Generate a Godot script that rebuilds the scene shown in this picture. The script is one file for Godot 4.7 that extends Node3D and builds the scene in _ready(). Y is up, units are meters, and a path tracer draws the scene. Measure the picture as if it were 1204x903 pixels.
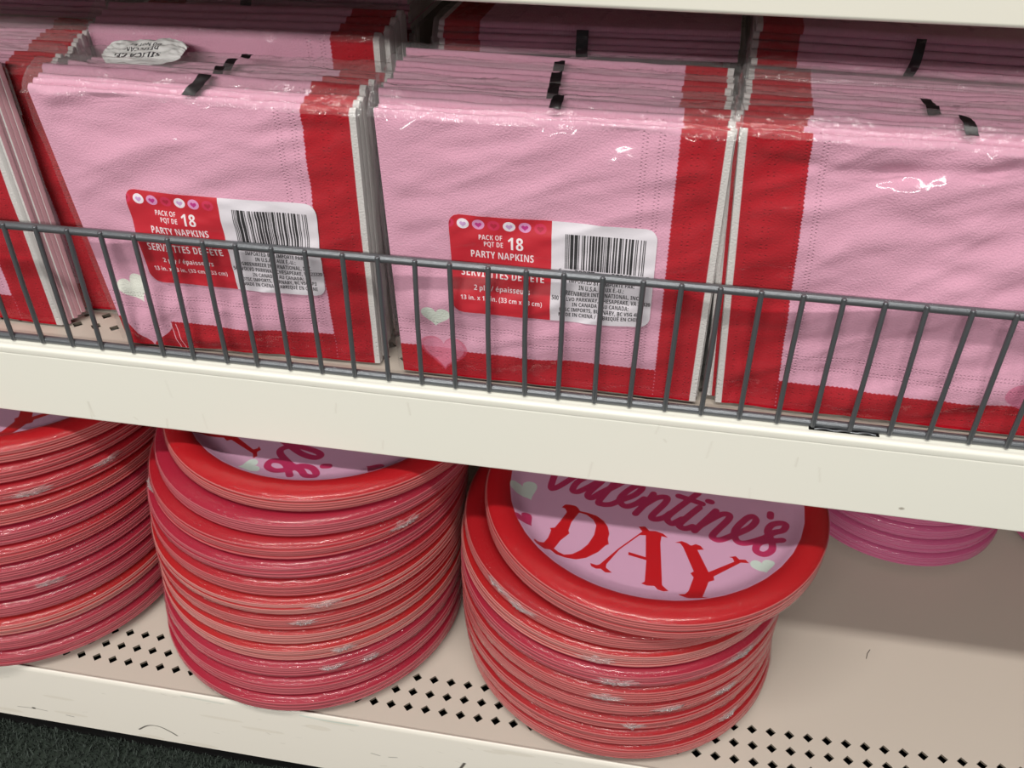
extends Node3D
# Store shelf with packs of party napkins behind a wire fence and stacks of party plates below.
# All measures inside the builders are centimetres; x runs along the shelf, y is up, z comes towards the aisle.
# The origin is the left end of the fence's bottom rail.

const CM := 0.01
var M := {}
var used := {}
var leaf_noise := FastNoiseLite.new()
var film_noise := FastNoiseLite.new()


func _ready() -> void:
	# ---- camera, light, exposure
	var cam := Camera3D.new()
	cam.name = "camera"
	cam.fov = 46.03
	cam.near = 0.02
	cam.far = 50.0
	cam.rotation = Vector3(-0.61642, 0.17024, 0.00806)
	cam.position = Vector3(0.3651, 0.3019, 0.41434)
	add_child(cam)
	cam.current = true
	var we := WorldEnvironment.new()
	we.name = "environment"
	var env := Environment.new()
	env.background_mode = Environment.BG_COLOR
	env.background_color = Color(0.97, 0.985, 1.0)
	env.background_energy_multiplier = 0.13
	env.tonemap_mode = Environment.TONE_MAPPER_LINEAR
	env.tonemap_exposure = 1.14
	env.sdfgi_enabled = true
	env.ssao_enabled = true
	env.ssil_enabled = true
	we.environment = env
	add_child(we)
	ceiling_lamp(Vector3(20, 262, 122), Vector2(260, 16), 5.8, 0.0, "fluorescent ceiling lamp over the aisle in front of the shelves")
	ceiling_lamp(Vector3(-60, 258, 520), Vector2(420, 26), 18.4, 64.0, "tilted fluorescent ceiling lamp across the store, facing the shelves")

	leaf_noise.seed = 11
	leaf_noise.frequency = 1.0
	leaf_noise.fractal_octaves = 3
	film_noise.seed = 23
	film_noise.frequency = 1.0
	film_noise.fractal_octaves = 3
	materials()

	# ---- the setting
	setting()
	shelves()
	fence()
	# ---- merchandise
	napkins()
	plates()
	sachet()


# ------------------------------------------------------------------ naming
func numbered(called: String) -> String:
	var n: int = used.get(called, 0)
	used[called] = n + 1
	return called if n == 0 else "%s_%03d" % [called, n]


func thing(called: String, label: String, category: String, at := Vector3.ZERO, group := "") -> Node3D:
	var o := Node3D.new()
	o.name = numbered(called)
	add_child(o, true)
	o.position = at * CM
	o.set_meta("label", label)
	o.set_meta("category", category)
	if group:
		o.set_meta("group", group)
	return o


func part(called: String, mesh: Mesh, parent: Node, kind := "") -> MeshInstance3D:
	var o := MeshInstance3D.new()
	o.name = called if parent != self else numbered(called)
	o.mesh = mesh
	parent.add_child(o, true)
	if kind:
		o.set_meta("kind", kind)
	return o


# ------------------------------------------------------------------ mesh building (in cm, written in m)
class Surf:
	var v := PackedVector3Array()
	var n := PackedVector3Array()
	var uv := PackedVector2Array()
	var ix := PackedInt32Array()

	# points[row][col]; the outside is the side of (d row) x (d col), or the other one with flip
	func sheet(points: Array, uvs: Array, flip := false, closed := false) -> void:
		var nr := points.size()
		var nc: int = points[0].size()
		var at := v.size()
		for r in nr:
			var p0: PackedVector3Array = points[maxi(r - 1, 0)]
			var p1: PackedVector3Array = points[mini(r + 1, nr - 1)]
			var p: PackedVector3Array = points[r]
			for k in nc:
				var ka := maxi(k - 1, 0)
				var kb := mini(k + 1, nc - 1)
				if closed:
					if k == 0: ka = nc - 2
					if k == nc - 1: kb = 1
				var m := (p1[k] - p0[k]).cross(p[kb] - p[ka])
				if m.length_squared() < 1e-14:
					m = Vector3.UP
				m = m.normalized()
				v.push_back(p[k] * 0.01)
				n.push_back(-m if flip else m)
				uv.push_back(uvs[r][k])
		for r in nr - 1:
			for k in nc - 1:
				var a := at + r * nc + k
				var b := a + nc
				if flip:
					ix.append_array([a, b, b + 1, a, b + 1, a + 1])
				else:
					ix.append_array([a, b + 1, b, a, a + 1, b + 1])

	func quad(a: Vector3, b: Vector3, c: Vector3, d: Vector3, uva := Vector2(0, 1), uvb := Vector2(1, 1), uvc := Vector2(1, 0), uvd := Vector2(0, 0)) -> void:
		# a b c d run counter-clockwise seen from outside
		var m := (b - a).cross(d - a).normalized()
		var at := v.size()
		for p in [a, b, c, d]:
			v.push_back(p * 0.01)
			n.push_back(m)
		uv.append_array([uva, uvb, uvc, uvd])
		ix.append_array([at, at + 2, at + 1, at, at + 3, at + 2])

	func box(lo: Vector3, hi: Vector3) -> void:
		var x0 := lo.x; var y0 := lo.y; var z0 := lo.z
		var x1 := hi.x; var y1 := hi.y; var z1 := hi.z
		quad(Vector3(x0, y0, z1), Vector3(x1, y0, z1), Vector3(x1, y1, z1), Vector3(x0, y1, z1))
		quad(Vector3(x1, y0, z0), Vector3(x0, y0, z0), Vector3(x0, y1, z0), Vector3(x1, y1, z0))
		quad(Vector3(x1, y0, z1), Vector3(x1, y0, z0), Vector3(x1, y1, z0), Vector3(x1, y1, z1))
		quad(Vector3(x0, y0, z0), Vector3(x0, y0, z1), Vector3(x0, y1, z1), Vector3(x0, y1, z0))
		quad(Vector3(x0, y1, z1), Vector3(x1, y1, z1), Vector3(x1, y1, z0), Vector3(x0, y1, z0))
		quad(Vector3(x0, y0, z0), Vector3(x1, y0, z0), Vector3(x1, y0, z1), Vector3(x0, y0, z1))

	# a profile of (z, y) drawn along x; outside is to the left of the way it runs, seen from +x with z to the left
	func extrude(profile: PackedVector2Array, x0: float, x1: float, steps := 1, flip := false) -> void:
		var rows := []
		var uvs := []
		var run := 0.0
		var runs := [0.0]
		for k in range(1, profile.size()):
			run += profile[k].distance_to(profile[k - 1])
			runs.append(run)
		for k in profile.size():
			var a := PackedVector3Array()
			var u := PackedVector2Array()
			for s in steps + 1:
				var t := float(s) / steps
				a.push_back(Vector3(lerpf(x0, x1, t), profile[k].y, profile[k].x))
				u.push_back(Vector2(t, runs[k] / run))
			rows.append(a)
			uvs.append(u)
		sheet(rows, uvs, flip)

	func tube(pts: PackedVector3Array, radius: float, segs := 8, caps := true) -> void:
		var rows := []
		var uvs := []
		var ref := Vector3(0, 0, 1)
		for k in pts.size():
			var dir := (pts[mini(k + 1, pts.size() - 1)] - pts[maxi(k - 1, 0)]).normalized()
			if absf(dir.dot(ref)) > 0.95:
				ref = Vector3(0, 1, 0)
			var a := dir.cross(ref).normalized()
			var b := a.cross(dir).normalized()
			ref = b
			var row := PackedVector3Array()
			var ur := PackedVector2Array()
			for s in segs + 1:
				var t := TAU * s / segs
				row.push_back(pts[k] + (a * cos(t) + b * sin(t)) * radius)
				ur.push_back(Vector2(float(s) / segs, float(k)))
			if caps and k == 0:
				for f in [0.0, 0.75]:
					rows.append(shrunk(row, pts[k] - dir * radius * (0.7 if f == 0.0 else 0.5), f)); uvs.append(ur)
			rows.append(row); uvs.append(ur)
			if caps and k == pts.size() - 1:
				for f in [0.75, 0.0]:
					rows.append(shrunk(row, pts[k] + dir * radius * (0.7 if f == 0.0 else 0.5), f)); uvs.append(ur)
		sheet(rows, uvs, false, true)

	func shrunk(row: PackedVector3Array, to: Vector3, f: float) -> PackedVector3Array:
		var mid := Vector3.ZERO
		for k in row.size() - 1:
			mid += row[k]
		mid /= row.size() - 1
		var out := PackedVector3Array()
		for p in row:
			out.push_back(to + (p - mid) * f)
		return out

	# (radius, height) pairs from the middle outwards, turned round y
	func lathe(profile: PackedVector2Array, segs: int, planar := 0.0, wobble := 0.0, seed_ := 0, turns := 1.0) -> void:
		var nz := FastNoiseLite.new()
		nz.seed = seed_
		nz.frequency = 1.0
		var rows := []
		var uvs := []
		for k in profile.size():
			var row := PackedVector3Array()
			var ur := PackedVector2Array()
			for s in segs + 1:
				var t := TAU * s / segs
				var r := profile[k].x
				var y := profile[k].y
				if wobble > 0.0 and r > 0.1:
					r += wobble * nz.get_noise_3d(cos(t) * 9.0, sin(t) * 9.0, k * 0.9)
					y += 0.5 * wobble * nz.get_noise_3d(cos(t) * 9.0 + 40.0, sin(t) * 9.0, k * 0.9)
				row.push_back(Vector3(cos(t) * r, y, sin(t) * r))
				ur.push_back(Vector2(0.5 + cos(t) * r / planar, 0.5 + sin(t) * r / planar) if planar > 0.0 else Vector2(turns * s / segs, float(k) / (profile.size() - 1)))
			rows.append(row)
			uvs.append(ur)
		sheet(rows, uvs, true, true)


func made(surfs: Array) -> ArrayMesh:
	var m := ArrayMesh.new()
	for k in range(0, surfs.size(), 2):
		var s: Surf = surfs[k]
		if s.v.is_empty():
			continue
		var a := []
		a.resize(Mesh.ARRAY_MAX)
		a[Mesh.ARRAY_VERTEX] = s.v
		a[Mesh.ARRAY_NORMAL] = s.n
		a[Mesh.ARRAY_TEX_UV] = s.uv
		a[Mesh.ARRAY_INDEX] = s.ix
		m.add_surface_from_arrays(Mesh.PRIMITIVE_TRIANGLES, a)
		m.surface_set_material(m.get_surface_count() - 1, surfs[k + 1])
	return m


func boxed(lo: Vector3, hi: Vector3, mat: Material) -> ArrayMesh:
	var s := Surf.new()
	s.box(lo, hi)
	return made([s, mat])


# ------------------------------------------------------------------ drawing flat print
class Canvas:
	var im: Image
	var w: int
	var h: int

	func _init(ww: int, hh: int, back: Color) -> void:
		w = ww
		h = hh
		im = Image.create(w, h, false, Image.FORMAT_RGB8)
		im.fill(back)

	func fill(contours: Array, col: Color, alpha := 1.0, grain := 0.0) -> void:
		var lo := Vector2(1e9, 1e9)
		var hi := Vector2(-1e9, -1e9)
		for c in contours:
			for p in c:
				lo = lo.min(p)
				hi = hi.max(p)
		var y0 := clampi(floori(lo.y), 0, h)
		var y1 := clampi(ceili(hi.y), 0, h)
		var x0 := clampi(floori(lo.x), 0, w)
		var x1 := clampi(ceili(hi.x) + 1, 0, w)
		if x1 <= x0:
			return
		var acc := PackedFloat32Array()
		acc.resize(x1 - x0)
		for y in range(y0, y1):
			acc.fill(0.0)
			for sub in 4:
				var yy := y + (sub + 0.5) / 4.0
				var hits := []
				for c in contours:
					var m: int = c.size()
					for k in m:
						var p: Vector2 = c[k]
						var q: Vector2 = c[(k + 1) % m]
						if (p.y <= yy) != (q.y <= yy):
							hits.append(Vector2(p.x + (yy - p.y) / (q.y - p.y) * (q.x - p.x), 1.0 if q.y > p.y else -1.0))
				hits.sort()
				var wind := 0.0
				for k in hits.size() - 1:
					wind += hits[k].y
					if wind != 0.0:
						var a: float = clampf(hits[k].x, x0, x1)
						var b: float = clampf(hits[k + 1].x, x0, x1)
						var ia := int(a)
						var ib := mini(int(b), x1 - 1)
						if ia >= x1:
							continue
						if ia == ib:
							acc[ia - x0] += (b - a) * 0.25
						else:
							acc[ia - x0] += (ia + 1 - a) * 0.25
							for x in range(ia + 1, ib):
								acc[x - x0] += 0.25
							acc[ib - x0] += (b - ib) * 0.25
			for x in range(x0, x1):
				var g := minf(acc[x - x0], 1.0) * alpha
				if g > 0.003:
					if grain > 0.0:
						g *= 1.0 - grain * fposmod(sin(x * 12.9898 + y * 78.233) * 43758.5453, 1.0)
					im.set_pixel(x, y, im.get_pixel(x, y).lerp(col, g))

	func stroke(pts: PackedVector2Array, width: float, col: Color, alpha := 1.0) -> void:
		var line := PackedVector2Array()
		if pts.size() < 3:
			line = pts
		else:
			for k in pts.size() - 1:
				var a := pts[maxi(k - 1, 0)]
				var d := pts[mini(k + 2, pts.size() - 1)]
				for s in 6:
					line.push_back(pts[k].cubic_interpolate(pts[k + 1], a, d, s / 6.0))
			line.push_back(pts[-1])
		var parts := []
		for k in line.size():
			var ring := PackedVector2Array()
			for s in 12:
				ring.push_back(line[k] + Vector2.from_angle(TAU * s / 12.0) * width * 0.5)
			parts.append(ring)
			if k + 1 < line.size():
				var nrm := (line[k + 1] - line[k]).normalized().orthogonal() * width * 0.5
				var q := PackedVector2Array([line[k] + nrm, line[k] - nrm, line[k + 1] - nrm, line[k + 1] + nrm])
				if Geometry2D.is_polygon_clockwise(q) != Geometry2D.is_polygon_clockwise(ring):
					q.reverse()
				parts.append(q)
		fill(parts, col, alpha)

	func text(said: String, at: Vector2, size: float, squeeze: float, font: RID, col: Color, centred := true, turn := 0.0) -> void:
		var ts := TextServerManager.get_primary_interface()
		var k := size / 64.0
		var wide := 0.0
		for ch in said:
			wide += ts.font_get_glyph_advance(font, 64, ts.font_get_glyph_index(font, 64, ch.unicode_at(0), 0)).x
		var x := -wide * 0.5 if centred else 0.0
		for ch in said:
			var g := ts.font_get_glyph_index(font, 64, ch.unicode_at(0), 0)
			var d: Dictionary = ts.font_get_glyph_contours(font, 64, g)
			var pts: PackedVector3Array = d.get("points", PackedVector3Array())
			var ends: PackedInt32Array = d.get("contours", PackedInt32Array())
			var cs := []
			var s := 0
			for e in ends:
				var c := PackedVector2Array()
				for q in range(s, e + 1):
					c.push_back(at + Vector2((x + pts[q].x) * k * squeeze, pts[q].y * k).rotated(turn))
				s = e + 1
				cs.append(c)
			if cs.size():
				fill(cs, col)
			x += ts.font_get_glyph_advance(font, 64, g).x

	func ellipse(at: Vector2, rx: float, ry: float, col: Color, alpha := 1.0) -> void:
		var c := PackedVector2Array()
		for s in 40:
			c.push_back(at + Vector2(cos(TAU * s / 40.0) * rx, sin(TAU * s / 40.0) * ry))
		fill([c], col, alpha)

	func heart(at: Vector2, size: float, col: Color, turn := 0.0, alpha := 1.0, grain := 0.0) -> void:
		var c := PackedVector2Array()
		for s in 48:
			var t := TAU * s / 48.0
			var p := Vector2(16.0 * pow(sin(t), 3), -(13.0 * cos(t) - 5.0 * cos(2 * t) - 2.0 * cos(3 * t) - cos(4 * t)))
			c.push_back(at + (p * size / 32.0).rotated(turn))
		fill([c], col, alpha, grain)

	func rect(x0: float, y0: float, x1: float, y1: float, col: Color, alpha := 1.0) -> void:
		fill([PackedVector2Array([Vector2(x0, y0), Vector2(x1, y0), Vector2(x1, y1), Vector2(x0, y1)])], col, alpha)

	func texture() -> ImageTexture:
		im.generate_mipmaps()
		return ImageTexture.create_from_image(im)


func font_rid(called: String, weight: int) -> RID:
	var f := SystemFont.new()
	f.font_names = PackedStringArray([called])
	f.font_weight = weight
	M["font_%s_%d" % [called, weight]] = f
	return f.get_rids()[0]


func rgb(r: int, g: int, b: int) -> Color:
	return Color8(r, g, b)


# ------------------------------------------------------------------ materials
func plain(col: Color, rough: float, spec := 0.5) -> StandardMaterial3D:
	var m := StandardMaterial3D.new()
	m.albedo_color = col
	m.roughness = rough
	m.metallic_specular = spec
	return m


func noise_image(size: int, freq: float, kind: int, seed_: int, stretch := Vector2.ONE, octaves := 3) -> Image:
	var nz := FastNoiseLite.new()
	nz.seed = seed_
	nz.noise_type = kind
	nz.frequency = freq
	nz.fractal_octaves = octaves
	if kind == FastNoiseLite.TYPE_CELLULAR:
		nz.cellular_return_type = FastNoiseLite.RETURN_DISTANCE
		nz.domain_warp_enabled = true
		nz.domain_warp_amplitude = 18.0
		nz.domain_warp_frequency = 0.02
	var im := nz.get_seamless_image(int(size / stretch.x), int(size / stretch.y))
	im.resize(size, size, Image.INTERPOLATE_CUBIC)
	return im


func normal_map(im: Image, strength: float) -> ImageTexture:
	im.convert(Image.FORMAT_RGBA8)
	im.bump_map_to_normal_map(strength)
	return ImageTexture.create_from_image(im)


func film(veil: float, rough: float, nm: Texture2D, strength: float, scale := Vector2.ONE) -> StandardMaterial3D:
	var m := StandardMaterial3D.new()
	m.albedo_color = Color(1, 1, 1, veil)
	m.transparency = BaseMaterial3D.TRANSPARENCY_ALPHA
	m.roughness = rough
	m.metallic_specular = 0.4
	m.cull_mode = BaseMaterial3D.CULL_DISABLED
	if nm:
		m.normal_enabled = true
		m.normal_texture = nm
		m.normal_scale = strength
		m.uv1_scale = Vector3(scale.x, scale.y, 1)
	return m


func materials() -> void:
	var sans := font_rid("Droid Sans", 700)
	# steel and carpet
	var speckle := noise_image(512, 0.08, FastNoiseLite.TYPE_SIMPLEX, 5)
	var cream := plain(rgb(236, 231, 219), 0.42)
	M.cream = cream
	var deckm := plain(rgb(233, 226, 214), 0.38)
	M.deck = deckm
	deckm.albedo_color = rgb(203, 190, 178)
	var dirty := Canvas.new(2048, 256, rgb(244, 236, 225))
	scuffs(dirty)
	var lipm := plain(Color.WHITE, 0.45)
	lipm.albedo_texture = dirty.texture()
	M.base_lip = lipm
	var scratched := Canvas.new(2048, 128, rgb(241, 238, 227))
	scratches(scratched)
	var lipu := plain(Color.WHITE, 0.4)
	lipu.albedo_texture = scratched.texture()
	M.shelf_lip = lipu
	M.beige = plain(rgb(118, 108, 96), 0.6)
	M.dark = plain(rgb(18, 17, 17), 0.85, 0.3)
	var steel := plain(rgb(108, 110, 114), 0.34)
	steel.metallic = 0.55
	steel.normal_enabled = true
	steel.normal_texture = normal_map(speckle.duplicate(), 1.2)
	steel.uv1_triplanar = true
	steel.uv1_scale = Vector3.ONE * 60.0
	M.steel = steel
	var carpet := plain(rgb(52, 59, 53), 1.0, 0.15)
	M.carpet = carpet
	M.fibre = plain(Color.WHITE, 1.0, 0.1)
	M.fibre.vertex_color_use_as_albedo = true
	# napkins
	var emboss := emboss_map()
	for kind in 3:
		var m := plain(Color.WHITE, 0.92, 0.25)
		m.albedo_texture = napkin_print(kind)
		m.heightmap_enabled = true
		m.heightmap_texture = emboss
		m.heightmap_scale = 0.10
		M["napkin_%d" % kind] = m
	var edge := plain(rgb(208, 203, 201), 0.95, 0.2)
	edge.normal_enabled = true
	edge.normal_texture = normal_map(noise_image(256, 0.03, FastNoiseLite.TYPE_SIMPLEX, 8, Vector2(1, 8)), 5.0)
	M.tissue = edge
	M.tissue_pink = edge.duplicate()
	M.tissue_pink.albedo_color = rgb(186, 132, 142)
	M.mark = plain(rgb(28, 22, 25), 0.35)
	var lab := plain(Color.WHITE, 0.5)
	lab.albedo_texture = label_print(sans)
	M.label = lab
	# clear film
	var crumple := noise_image(512, 0.03, FastNoiseLite.TYPE_CELLULAR, 3)
	var soft := noise_image(512, 0.012, FastNoiseLite.TYPE_SIMPLEX, 4)
	var pleat := noise_image(512, 0.03, FastNoiseLite.TYPE_CELLULAR, 9, Vector2(1, 4))
	M.film_face = film(0.015, 0.10, normal_map(soft, 6.0), 0.4)
	M.film_top = film(0.05, 0.10, normal_map(crumple.duplicate(), 10.0), 0.25, Vector2(3, 1.2))
	M.film_side = film(0.06, 0.12, normal_map(crumple.duplicate(), 10.0), 0.4, Vector2(0.6, 3))
	M.film_rim = film(0.004, 0.10, normal_map(pleat, 10.0), 0.45, Vector2(1, 1))
	M.film_gather = film(0.12, 0.12, normal_map(crumple, 12.0), 0.6, Vector2(1, 1))
	# plates
	var reds := [rgb(160, 12, 22), rgb(162, 14, 30), rgb(158, 22, 48), rgb(170, 15, 20)]
	for k in 4:
		M["plate_red_%d" % k] = plain(reds[k], 0.5, 0.35)
		M["plate_edge_%d" % k] = edge_mat(reds[k].lerp(rgb(200, 144, 138), [0.66, 0.58, 0.54, 0.82][k]))
	var face := plain(Color.WHITE, 0.45, 0.35)
	face.albedo_texture = plate_print()
	M.plate_face = face
	M.plate_pink = plain(rgb(176, 72, 114), 0.55, 0.3)
	M.plate_pink_edge = edge_mat(rgb(184, 98, 132))
	var sach := plain(rgb(236, 234, 232), 0.8)
	sach.albedo_texture = sachet_print(sans)
	sach.albedo_color = Color.WHITE
	M.sachet = sach


func edge_mat(col: Color) -> StandardMaterial3D:
	return plain(col, 0.7, 0.3)


func scuffs(c: Canvas) -> void:
	# base lip: x from -40 to 100 cm, 2048 px; y over 6.6 cm, 256 px
	var r := RandomNumberGenerator.new()
	r.seed = 77
	var px := func(x: float, y: float) -> Vector2: return Vector2((x + 40.0) / 140.0 * 2048.0, y / 6.6 * 256.0)
	var ink := rgb(60, 54, 50)
	c.stroke(PackedVector2Array([px.call(1.7, 5.1), px.call(2.6, 4.5), px.call(3.5, 4.4), px.call(4.3, 4.75), px.call(4.8, 5.1)]), 2.0, ink, 0.9)
	c.stroke(PackedVector2Array([px.call(-8.4, 4.85), px.call(-7.0, 4.75), px.call(-5.9, 4.8)]), 1.6, ink, 0.5)
	c.ellipse(px.call(-7.0, 4.72), 2.4, 3.0, ink)
	c.stroke(PackedVector2Array([px.call(-4.3, 4.9), px.call(-3.7, 4.95)]), 1.5, ink, 0.6)
	c.stroke(PackedVector2Array([px.call(26.9, 3.4), px.call(27.2, 2.8)]), 3.0, ink, 0.8)
	c.stroke(PackedVector2Array([px.call(20.3, 3.4), px.call(20.9, 3.5)]), 1.8, ink, 0.5)
	c.stroke(PackedVector2Array([px.call(21.6, 3.5), px.call(22.2, 3.4)]), 1.8, ink, 0.5)
	for k in 120:
		var p: Vector2 = px.call(r.randf_range(-40, 100), r.randf_range(0.2, 6.4))
		c.stroke(PackedVector2Array([p, p + Vector2(r.randf_range(-7, 7), r.randf_range(-5, 5))]), r.randf_range(0.8, 2.0), rgb(150, 138, 124), r.randf_range(0.08, 0.3))
	for k in 30:
		c.ellipse(px.call(r.randf_range(-40, 100), r.randf_range(0.6, 6.0)), r.randf_range(6, 26), r.randf_range(3, 9), rgb(208, 196, 178), 0.22)
	c.stroke(PackedVector2Array([px.call(15.4, 0.7), px.call(17.5, 0.8), px.call(19.5, 0.75)]), 5.0, rgb(160, 196, 190), 0.28)
	c.stroke(PackedVector2Array([px.call(6.4, 0.7), px.call(9.4, 0.8)]), 6.0, rgb(178, 190, 180), 0.25)


func scratches(c: Canvas) -> void:
	var r := RandomNumberGenerator.new()
	r.seed = 15
	for k in 46:
		var p := Vector2(r.randf_range(0, 2048), r.randf_range(20, 120))
		c.stroke(PackedVector2Array([p, p + Vector2(r.randf_range(-4, 4), r.randf_range(3, 24))]), r.randf_range(0.7, 1.4), rgb(186, 176, 160), r.randf_range(0.08, 0.28))
	for k in 5:
		c.ellipse(Vector2(r.randf_range(0, 2048), r.randf_range(4, 120)), r.randf_range(1, 2.6), r.randf_range(1, 2), rgb(120, 108, 96), 0.6)


func napkin_print(kind: int) -> ImageTexture:
	# u to the right, v down over a 16.9 x 15.9 cm quarter; the border runs down the right side and along the bottom
	var s := 640.0
	var pink := rgb(215, 158, 181)
	var red := rgb(170, 16, 33)
	var c := Canvas.new(640, 640, pink)
	var xr: float = [0.859, 0.838, 0.805][kind] * s
	var xw := 0.980 * s
	var yb := 0.880 * s
	var r := RandomNumberGenerator.new()
	r.seed = 3 + kind
	c.rect(xr, 0, s, s, red)
	c.rect(0, yb, s, s, red)
	c.rect(xw, 0, s, s, rgb(208, 203, 201))
	# deckled printed edge
	for k in 140:
		c.ellipse(Vector2(xr, k * s / 140.0), 1.1, 1.3, red if k % 2 else pink)
		if k * s / 140.0 < xr:
			c.ellipse(Vector2(k * s / 140.0, yb), 1.3, 1.0, red if k % 2 else pink)
	if kind == 0:
		c.heart(Vector2(0.135, 0.735) * s, 62, rgb(214, 219, 209), 0.1)
		c.heart(Vector2(0.150, 0.895) * s, 106, rgb(206, 96, 122), 0.0, 0.75, 0.35)
		c.heart(Vector2(0.150, 0.895) * s, 92, rgb(214, 140, 166), 0.0, 0.75, 0.3)
	elif kind == 1:
		c.heart(Vector2(0.105, 0.745) * s, 78, rgb(226, 226, 216), -0.45)
		c.heart(Vector2(0.115, 0.905) * s, 120, pink, 0.1)
		c.stroke(PackedVector2Array([Vector2(0.205, 0.89) * s, Vector2(0.213, 1.0) * s]), 2.0, rgb(232, 190, 200))
		c.stroke(PackedVector2Array([Vector2(0.225, 0.89) * s, Vector2(0.233, 1.0) * s]), 2.0, rgb(232, 190, 200))
	else:
		c.heart(Vector2(0.035, 0.84) * s, 112, rgb(206, 110, 142), 0.2, 0.9, 0.3)
	return c.texture()


func emboss_map() -> ImageTexture:
	var s := 1024
	var im := Image.create(s, s, false, Image.FORMAT_L8)
	var nz := FastNoiseLite.new()
	nz.seed = 31
	nz.frequency = 0.11
	nz.fractal_octaves = 3
	for y in s:
		for x in s:
			var g := 0.62 + 0.16 * nz.get_noise_2d(x, y)
			im.set_pixel(x, y, Color(g, g, g))
	var dots := []
	for k in 84:
		var t := (k + 0.5) / 84.0 * s
		for col in [0.76, 0.772, 0.805, 0.817]:
			if t < 0.845 * s:
				dots.append(Vector2(col * s, t + (6 if col == 0.772 or col == 0.817 else 0)))
				if t < 0.80 * s:
					dots.append(Vector2(t, (col + 0.01) * s))
		for col in [0.895, 0.912, 0.955]:
			if (k * 7) % 5 < 3:
				dots.append(Vector2(col * s, t))
				dots.append(Vector2(t, (col + 0.01) * s))
	for d in dots:
		for dy in range(-4, 5):
			for dx in range(-4, 5):
				var q: Vector2 = d + Vector2(dx, dy)
				var l := Vector2(dx, dy).length()
				if l < 3.6 and q.x >= 0 and q.y >= 0 and q.x < s and q.y < s:
					var g: float = im.get_pixel(int(q.x), int(q.y)).r - 0.5 * (1.0 - l / 3.6)
					im.set_pixel(int(q.x), int(q.y), Color(g, g, g))
	return ImageTexture.create_from_image(im)


func label_print(sans: RID) -> ImageTexture:
	var c := Canvas.new(1024, 580, rgb(224, 216, 224))
	var red := rgb(196, 14, 40)
	var white := rgb(240, 228, 232)
	c.rect(0, 0, 514, 580, red)
	var discs := [rgb(238, 226, 236), rgb(222, 150, 196), rgb(206, 34, 78)]
	var inner := [rgb(204, 158, 206), rgb(190, 40, 130), rgb(176, 12, 50)]
	for k in 7:
		var x := -4 + k * 77.0
		var j: int = (k + 2) % 3
		c.ellipse(Vector2(x, 50), 31, 29, discs[j])
		c.heart(Vector2(x, 52), 34, inner[j])
	c.text("PACK OF", Vector2(208, 136), 40, 0.74, sans, white)
	c.text("PQT DE", Vector2(222, 176), 40, 0.74, sans, white)
	c.text("18", Vector2(334, 184), 98, 0.80, sans, white)
	c.text("PARTY NAPKINS", Vector2(264, 248), 58, 0.74, sans, white)
	c.text("SERVIETTES DE FÊTE", Vector2(264, 362), 62, 0.74, sans, white)
	c.text("2 ply / épaisseurs", Vector2(262, 436), 40, 0.88, sans, white)
	c.text("13 in. x 13 in. (33 cm x 33 cm)", Vector2(258, 496), 37, 0.84, sans, white)
	# the twelve-digit bar code
	var ink := rgb(26, 22, 26)
	var code := "639277929107"
	var left := ["0001101", "0011001", "0010011", "0111101", "0100011", "0110001", "0101111", "0111011", "0110111", "0001011"]
	var bits := "101"
	for k in 12:
		var d: String = left[int(code[k])]
		for b in d:
			bits += b if k < 6 else ("1" if b == "0" else "0")
		if k == 5:
			bits += "01010"
	bits += "101"
	for k in bits.length():
		if bits[k] == "1":
			var x := 582.0 + k * 4.1
			c.rect(x, 62, x + 4.1, 262, ink)
	c.text("6", Vector2(560, 286), 30, 0.95, sans, ink)
	c.text("39277", Vector2(682, 290), 34, 1.1, sans, ink)
	c.text("92910", Vector2(866, 290), 34, 1.1, sans, ink)
	c.text("7", Vector2(992, 286), 30, 0.95, sans, ink)
	var lines := ["IMPORTED BY / IMPORTÉ PAR:", "IN U.S.A. / AUX É.-U.:", "GREENBRIER INTERNATIONAL, INC.", "500 VOLVO PARKWAY, CHESAPEAKE, VA 23320", "IN CANADA / AU CANADA:", "DTSC IMPORTS, BURNABY, BC V5G 4P3", "MADE IN CHINA / FABRIQUÉ EN CHINE"]
	for k in lines.size():
		c.text(lines[k], Vector2(770, 342 + k * 34), 33, 0.70, sans, ink)
	return c.texture()


func pts(text: String) -> PackedVector2Array:
	var out := PackedVector2Array()
	for pair in text.split(" "):
		var xy := pair.split(",")
		out.push_back(Vector2(float(xy[0]), float(xy[1])))
	return out


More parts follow.
